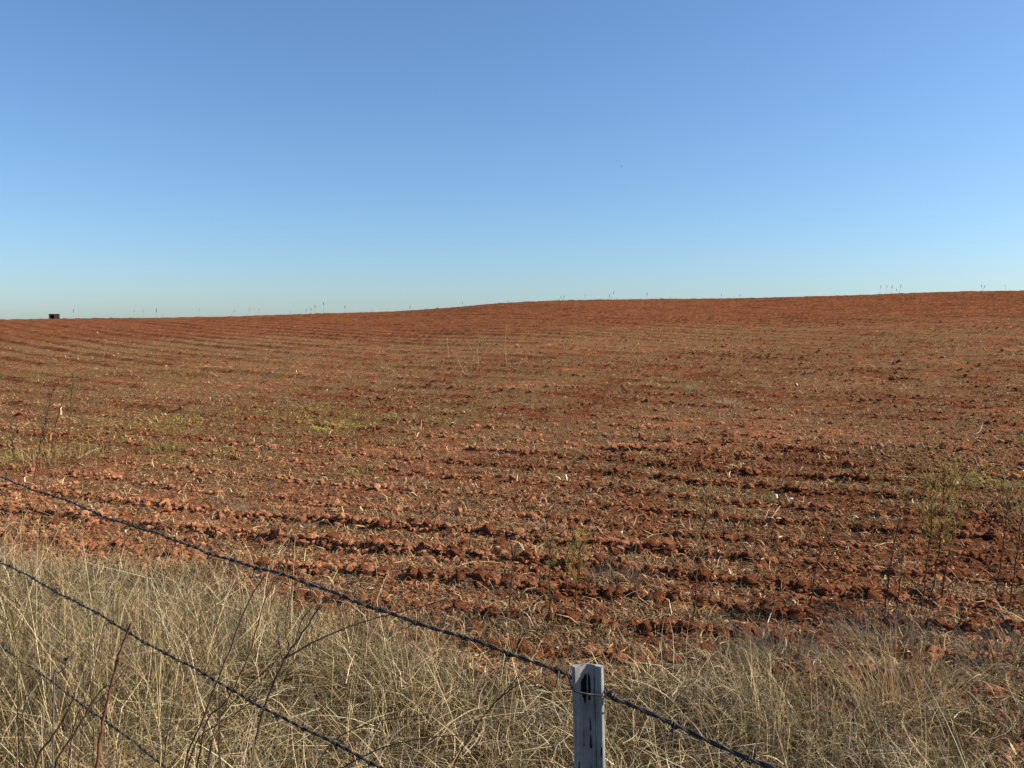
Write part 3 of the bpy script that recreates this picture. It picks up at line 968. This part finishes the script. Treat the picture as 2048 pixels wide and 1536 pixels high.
YG = (0.34, 0.265, 0.07); OL = (0.26, 0.195, 0.08); TAN = (0.28, 0.20, 0.10)
tall_weed("tall olive topped weed standing alone right of centre in the field", [(1385, 1262), (1392, 1180), (1402, 1090), (1417, 990)], 0.10, OL, 44, start=0.5)
tall_weed("nearly bare reddish weed stem leaning right, left of the yellow green clump", [(1618, 1212), (1632, 1140), (1650, 1075), (1686, 985)], 0.05, TAN, 11, start=0.5)
tall_weed("straight reddish stem at the left side of the yellow green clump", [(1768, 1228), (1780, 1140), (1795, 1060), (1822, 975)], 0.05, OL, 10, start=0.45)
tall_weed("tallest bushy yellow green weed near the right edge", [(1862, 1222), (1872, 1140), (1884, 1040), (1888, 935)], 0.18, YG, 64, start=0.3)
tall_weed("yellow green weed in front of the tallest bushy one", [(1840, 1232), (1850, 1160), (1862, 1060), (1862, 960)], 0.14, YG, 44, start=0.4)
tall_weed("leaning yellow green weed on the right of the tallest bushy one", [(1880, 1214), (1895, 1120), (1912, 1040), (1932, 962)], 0.13, YG, 40, start=0.4)
tall_weed("short thin reddish weed left of the yellow green clump base", [(1790, 1238), (1800, 1160), (1806, 1100)], 0.04, TAN, 8)
tall_weed("thin brown weed cut by the right edge of the picture", [(2018, 1242), (2026, 1160), (2038, 1090), (2044, 1010)], 0.07, OL, 26, start=0.4)
tall_weed("olive weed with a feathery top beside the right edge", [(1988, 1210), (2002, 1120), (2012, 1040), (2016, 975)], 0.10, OL, 44, start=0.45)
tall_weed("dark slender weed left of the green weed in the middle of the field", [(1015, 1240), (1022, 1170), (1030, 1090)], 0.035, (0.13, 0.10, 0.06), 18, colr=BROWN, start=0.3)
tall_weed("slim green weed in the middle of the field above the post", [(1098, 1250), (1100, 1170), (1103, 1060)], 0.05, (0.17, 0.18, 0.06), 26, start=0.3)
tall_weed("wider yellow green weed just right of the slim green one above the post", [(1150, 1238), (1154, 1160), (1162, 1082)], 0.12, YG, 36, start=0.35)
tall_weed("sparse thin weed above the right side of the post", [(1130, 1200), (1133, 1150), (1136, 1100)], 0.05, OL, 10, start=0.4)
tall_weed("dark branching weed at the left edge above the top wire", [(66, 962), (78, 900), (88, 850), (108, 775)], 0.12, (0.10, 0.075, 0.04), 50, colr=BROWN, r=0.006, start=0.2)
tall_weed("dark weed second from the left edge, with an olive head", [(132, 905), (138, 850), (142, 800), (146, 742)], 0.13, (0.2, 0.16, 0.06), 40, colr=BROWN, r=0.006, start=0.5)
tall_weed("low dark weed at the extreme left edge above the top wire", [(28, 935), (25, 890), (20, 840)], 0.09, (0.13, 0.10, 0.05), 16, colr=BROWN, r=0.006, start=0.2)
tall_weed("thin brown weed between the two dark weeds at the left edge", [(100, 915), (112, 850), (128, 790)], 0.07, (0.12, 0.09, 0.05), 14, colr=BROWN, r=0.006, start=0.3)

# pale dry stalks standing in the middle distance
for lab, path in [("bent pale stalk arching right in the middle distance", [(850, 722), (858, 704), (872, 692), (896, 685)]),
                  ("pale stalk leaning right, left of the bent arching one", [(840, 702), (846, 685), (854, 670)]),
                  ("upright pale stalk right of the bent arching one", [(958, 735), (955, 700), (960, 676)]),
                  ("kinked pale stalk with a drooping top in the middle distance", [(900, 716), (888, 696), (894, 688), (898, 712)]),
                  ("tall straight pale stalk at the right of the middle distance group", [(1014, 732), (1010, 700), (1012, 655)]),
                  ("short slanting pale stalk below the middle distance group", [(930, 752), (922, 732), (914, 716)]),
                  ("lone pale stalk standing in the left middle distance", [(206, 722), (210, 700), (212, 680)]),
                  ("leaning pale stalk between the upright one and the tall straight one", [(944, 700), (938, 688), (934, 678)]),
                  ("pale stalk left of the tall straight one, with a forked foot", [(996, 735), (994, 712), (998, 690)])]:
    g0 = on_ground(*path[0])
    pts = [at(x, y, g0.y) for x, y in path]; pts[0] = g0 - Vector((0, 0, 0.02))
    m = MB(); m.tube(smooth_path(pts, 5), 0.007, 0.004, (0.40, 0.31, 0.18), 4)
    for k_ in range(3):
        p = pts[-1]; d = Vector((random.gauss(0, 1), random.gauss(0, 1), random.uniform(-0.5, 0.8))).normalized()
        m.tube([p, p + d * 0.05, p + d * 0.1 - Vector((0, 0, 0.03))], 0.004, 0.002, (0.45, 0.35, 0.2), 3)
    tag(m.build("dry_stalk", M_stem, loc=g0, origin=g0), lab, "stalk", "pale stalks standing in the middle distance")

# clumps on the field
def clump(name, label, cat, px, py, R_, H_, n, pal, w=0.004, flat=False, group=None):
    g0 = on_ground(px, py)
    a = rng.uniform(0, 6.283, n); rr = R_ * np.sqrt(rng.random(n))
    X, Y = g0.x + rr * np.cos(a), g0.y + rr * np.sin(a) * 0.8
    Z = height(X, Y) - 0.01
    L = H_ * rng.uniform(0.6, 1.4, n)
    th0 = np.clip(rng.normal(0.5 if flat else 1.1, 0.35, n), 0.05, 1.57)
    V, Q = ribbons(np.stack([X, Y, Z], 1), a + rng.normal(0, 0.6, n), L, th0, np.abs(rng.normal(1.0, 0.6, n)), rng.uniform(0.5, 1.3, n) * w, 5, rng.normal(0, 0.8, n))
    o = link(name, mesh_np(name, V - np.array(g0), Q, M_leaf, pick_colors(n, 12, pal, [1] * len(pal)), True), None, g0)
    return tag(o, label, cat, group)
LIME = [(0.42, 0.41, 0.055), (0.35, 0.33, 0.05), (0.5, 0.45, 0.1)]
DULLG = [(0.25, 0.22, 0.065), (0.33, 0.27, 0.09), (0.16, 0.14, 0.05)]
HAY = [(0.40, 0.30, 0.15), (0.30, 0.215, 0.10), (0.47, 0.37, 0.21)]
GREY = [(0.17, 0.14, 0.10), (0.25, 0.2, 0.14), (0.10, 0.08, 0.06)]
clump("green_weed", "brightest lime green weed clump in the middle left of the field", "plant", 672, 858, 0.34, 0.15, 260, LIME, 0.009, True)
clump("green_weed", "dull yellow green clump just above the lime green one", "plant", 626, 820, 0.34, 0.14, 180, DULLG + LIME[:1], 0.009, True)
clump("green_weed", "yellow green weed clump beside the broken furrow at left", "plant", 352, 846, 0.40, 0.15, 220, DULLG + LIME[:1], 0.009, True)
clump("green_weed", "light green sprawling weed at the right edge of the field", "plant", 2005, 968, 0.30, 0.14, 200, LIME + DULLG, 0.008, True)
clump("green_weed", "wide olive and straw coloured clump at the left edge among the dark weeds", "plant", 105, 925, 0.75, 0.22, 420, DULLG + HAY[:2], 0.006)
clump("green_weed", "low olive clump left of the broken furrow", "plant", 325, 905, 0.22, 0.16, 160, DULLG, 0.007)
clump("green_weed", "small dull green sprig on the near left soil", "plant", 722, 950, 0.12, 0.10, 60, LIME + DULLG, 0.006)
clump("green_weed", "dark green tuft around the white stones at right", "plant", 1548, 1003, 0.10, 0.12, 70, [(0.10, 0.12, 0.05), (0.16, 0.17, 0.07)], 0.006)
clump("straw_tuft", "pale rounded tuft of hay in the right middle distance", "tuft", 1456, 808, 0.19, 0.15, 200, HAY, 0.008)
clump("straw_tuft", "smaller hay tuft up the slope left of the rounded one", "tuft", 1383, 782, 0.12, 0.13, 90, HAY, 0.008)
clump("straw_tuft", "flattened whitish straw heap above the post", "tuft", 1085, 1072, 0.22, 0.13, 180, HAY + GREY, 0.005, True)
clump("dead_tuft", "grey dead grass tangle below the whitish straw heap", "tuft", 1225, 1170, 0.14, 0.15, 200, GREY, 0.003)
clump("dead_tuft", "small grey green mound on the orange soil at left", "tuft", 492, 1024, 0.09, 0.10, 120, [(0.2, 0.19, 0.13), (0.28, 0.25, 0.18)], 0.003)
clump("dead_tuft", "dark dead grass clump on the soil left of the slim green weed", "tuft", 975, 1182, 0.14, 0.10, 160, GREY, 0.003)
clump("dead_tuft", "grey brown dead tussock at the field edge right of the post", "tuft", 1560, 1335, 0.22, 0.22, 420, GREY, 0.003)
clump("dead_tuft", "grey tangled tussock under the yellow green weeds at right", "tuft", 1760, 1285, 0.24, 0.20, 420, GREY, 0.003)
clump("dead_tuft", "pale grey tussock at the right edge of the grass", "tuft", 2010, 1330, 0.2, 0.2, 300, GREY + HAY[:1], 0.003)
clump("straw_tuft", "tan arching tussock at the lower right of the verge", "tuft", 1800, 1420, 0.2, 0.35, 300, HAY[:2] + [(0.4, 0.3, 0.17)], 0.003)

# loose long stalks lying on the soil
for lab, path in [("long straight straw lying on the soil left of the dark slender weed", [(902, 1143), (950, 1136), (1007, 1135)]),
                  ("curved pale straw lying on orange clods at centre", [(816, 1132), (832, 1118), (858, 1118)]),
                  ("long arched straw lying on the olive patch at left", [(154, 923), (185, 905), (215, 897), (246, 901)]),
                  ("pale straw on the brown soil left of the bare reddish stem", [(1528, 1058), (1542, 1040), (1560, 1018)]),
                  ("short white straw right of the straw heap", [(1312, 1122), (1330, 1119), (1352, 1117)]),
                  ("pale forked straw up the slope at the right", [(1945, 872), (1958, 868), (1966, 852)]),
                  ("bent pale straw above the broken furrow", [(500, 905), (525, 893), (545, 884)]),
                  ("pale straw leaning on dark soil at the right verge edge", [(1535, 1252), (1545, 1230), (1552, 1215)]),
                  ("pale curved straw on the orange soil above the wire at left", [(356, 990), (366, 982), (374, 976)])]:
    ps = []
    for x, y in path:
        p = on_ground(x, y); p.z += 0.012; ps.append(p)
    o_ = ps[0]
    m = MB(); m.tube(smooth_path(ps, 5), 0.0034, 0.0018, (0.56, 0.45, 0.28), 5)
    tag(m.build("straw_stalk", M_stem, loc=o_, origin=o_), lab, "straw", "loose straws lying on the soil")

for lab, px, py, s in [("white upright stone scrap beside the dark green tuft at right", 1552, 996, 0.027), ("small white stone right of the upright white scrap", 1582, 999, 0.022)]:
    g0 = on_ground(px, py)
    me = mesh_np("white_stone", IV2 * (1 + rng.normal(0, 0.08, (len(IV2), 1))) * np.array([0.55, 0.6, 1.1] if s > 0.025 else [1.1, 0.7, 0.55]) * s, IF2, M_white)
    tag(link("white_stone", me, None, g0 + Vector((0, 0, s * 0.5))), lab, "stone")

# ------------------------------------------------------------------ weeds on the skyline
def crest(px):
    q_ = ray(px, 620).x
    return float(np.interp(q_, q_tab, C_tab))
SKYW = [(147, 619, 2.2, "first weed right of the dark box on the skyline"), (268, 621, 1.2, "thin skyline weed left of the pair with the thick stalk"), (286, 620, 1.2, "thin skyline weed just left of the thick dark stalk"),
        (313, 618, 2.6, "thick dark weed stalk on the left skyline"), (326, 628, 1.0, "shortest weed right of the thick dark stalk on the skyline"), (399, 618, 0.8, "faint hair-thin weed on the left skyline"),
        (470, 620, 1.2, "leaning faint weed left of a taller leaning one on the skyline"), (500, 616, 1.4, "taller leaning weed on the left skyline"), (518, 617, 1.1, "faint straight weed right of the taller leaning one on the skyline"),
        (581, 623, 1.0, "short faint weed left of the skyline cluster"), (614, 619, 1.5, "leftmost short weed of the skyline cluster left of centre"), (622, 616, 1.7, "second short weed of the skyline cluster left of centre"),
        (630, 611, 2.2, "dark weed in the middle of the skyline cluster left of centre"), (647, 604, 2.2, "tallest weed of the skyline cluster left of centre"), (690, 612, 2.0, "lone weed right of the skyline cluster left of centre"),
        (744, 619, 0.9, "tiny weed on the skyline left of the lone dark headed one"), (820, 611, 1.8, "lone dark headed weed at the foot of the skyline step"), (853, 616, 1.5, "small leaning weed on the skyline step"),
        (876, 614, 1.4, "second small leaning weed on the skyline step"), (925, 604, 1.2, "faint weed at the top of the skyline step"), (1016, 599, 0.8, "tiny weed on the skyline above the centre"),
        (1122, 592, 1.3, "left weed of a faint pair on the skyline"), (1129, 592, 1.3, "right weed of a faint pair on the skyline"), (1170, 590, 1.0, "faint weed right of the pair on the skyline"),
        (1219, 589, 1.4, "short weed beside the leaning weed on the skyline"), (1228, 583, 1.6, "leaning weed above the leafy fringe on the skyline"), (1294, 586, 1.8, "small dark headed weed right of the leafy fringe"),
        (1340, 591, 0.9, "tiny weed on the right middle skyline"), (1443, 588, 1.1, "faint straight weed on the right middle skyline"), (1480, 589, 0.8, "very faint weed on the right middle skyline"),
        (1762, 571, 1.8, "leftmost of the five weeds on the right skyline"), (1774, 571, 1.6, "second of the five weeds on the right skyline"), (1785, 571, 2.0, "middle one of the five weeds on the right skyline"),
        (1793, 577, 1.2, "shortest of the five weeds on the right skyline"), (1802, 570, 2.2, "rightmost and darkest of the five weeds on the right skyline"), (1963, 569, 1.4, "upright weed of the pair near the right end of the skyline"),
        (1970, 571, 1.9, "leaning weed of the pair near the right end of the skyline"), (2010, 571, 1.0, "faint weed at the right end of the skyline")]
lean_x = {470: 8, 500: 5, 614: 4, 853: 5, 876: 5, 1228: 6, 1762: 4, 1785: 5, 1802: 5, 1970: 7, 1129: 4, 1774: 2}
for px, py, th, lab in SKYW:
    th *= 0.72
    Yc = crest(px) + 0.6
    d = ray(px, py)
    topv = at(px + 0.0, py, Yc)
    bx = at(px - lean_x.get(px, 0), 640, Yc).x
    g0 = Vector((bx, Yc, h1(bx, Yc)))
    root = empty("skyline_weed", g0)
    tag(root, lab, "weed", "weeds standing on the skyline")
    cc = (0.075, 0.065, 0.05)
    m = MB(); m.tube([g0 - Vector((0, 0, 0.05)), g0.lerp(topv, 0.5) + Vector((random.gauss(0, 0.03), 0, 0)), topv], 0.006 * th ** 0.5, 0.004 * th ** 0.5, cc, 4)
    m.build("stem", M_stem, root, origin=g0)
    m = MB()
    ax = (topv - g0).normalized()
    hh = 0.10 + 0.07 * th
    m.blob(topv - ax * hh * 0.6, (0.016 * th, 0.016 * th, hh * 0.8), cc, ax, 0.3)
    for k_ in range(5):
        p = topv - ax * random.uniform(0, hh * 1.6); dd = (ax + Vector((random.gauss(0, 0.6), random.gauss(0, 0.6), 0))).normalized()
        m.blade([p, p + dd * 0.06, p + dd * 0.13], 0.018 * th, cc)
    m.build("seed_head", M_stem, root, origin=g0)

# leafy fringe on the crest right of centre
m = MB()
for k_ in range(420):
    px = random.choice([random.gauss(1205, 14), random.uniform(1130, 1360), random.gauss(1280, 25), random.gauss(1120, 10)])
    Yc = crest(px) + random.uniform(-1.5, 0.5)
    x = ray(px, 600).x * Yc
    p = Vector((x, Yc, h1(x, Yc)))
    d = Vector((random.gauss(0, 0.7), random.gauss(0, 0.5), 1)).normalized(); l_ = random.uniform(0.05, 0.16)
    m.blade([p, p + d * l_ * 0.6, p + d * l_], 0.03, random.choice([(0.10, 0.10, 0.05), (0.16, 0.14, 0.07), (0.08, 0.07, 0.04)]))
tag(m.build("low_weeds", M_leaf), "fringe of low leafy weeds along the crest right of centre", "weeds", kind="stuff")

# ------------------------------------------------------------------ dark box on the skyline and the bird
Yb = crest(108) + 1.0
cb = at(108.5, 634, Yb)
gz = h1(cb.x, Yb)
pxm = Yb / F_PX
wdt, hgt_ = 17 * pxm, cb.z + 6.0 * pxm - gz
box = empty("low_hut", (cb.x, Yb, gz))
box.rotation_euler = (0, 0, R(28))
tag(box, "small dark flat topped hut on the skyline at the far left", "hut")
w2, d2 = wdt * 0.56, wdt * 0.34
m = MB()
m.box((-w2, -d2, -0.4), (-w2 + 0.12, d2, hgt_ - 0.09)); m.box((w2 - 0.12, -d2, -0.4), (w2, d2, hgt_ - 0.09))
m.box((-w2 + 0.12, d2 - 0.12, -0.4), (w2 - 0.12, d2, hgt_ - 0.09)); m.box((-w2 + 0.45, -d2, -0.4), (w2 - 0.12, -d2 + 0.12, hgt_ - 0.09))
m.build("wall", M_dark_wall, box, smooth=False)
m = MB(); m.box((-w2 - 0.012, -d2 - 0.012, hgt_ - 0.10), (w2 + 0.012, d2 + 0.012, hgt_)); m.build("roof", M_dark_roof, box, smooth=False)

bp = at(1243, 333, 70)
bird = empty("bird", bp)
bird.scale = (0.6, 0.6, 0.6)
tag(bird, "tiny dark bird flying high in the blue sky", "bird")
m = MB(); m.blob((0, 0, 0), (0.035, 0.035, 0.11), (1, 1, 1), Vector((0.45, 0.2, -0.8)).normalized(), 0.02, 8, 6); m.build("body", M_bird, bird)
for sgn in (-1, 1):
    m = MB()
    m.add([(0, -0.03, 0.02), (0, 0.05, 0.02), (sgn * 0.10, 0.03, 0.06 + sgn * 0.03), (sgn * 0.10, -0.02, 0.06 + sgn * 0.03), (sgn * 0.19, 0.0, 0.03 + sgn * 0.05),
           (0, -0.03, 0.012), (0, 0.05, 0.012), (sgn * 0.10, 0.03, 0.053 + sgn * 0.03), (sgn * 0.10, -0.02, 0.053 + sgn * 0.03)],
          [(0, 1, 2, 3), (3, 2, 4), (8, 7, 6, 5), (4, 7, 8), (0, 3, 8, 5), (1, 6, 7, 2), (2, 7, 4), (3, 4, 8)], (1, 1, 1))
    m.build("wing", M_bird, bird, smooth=False)
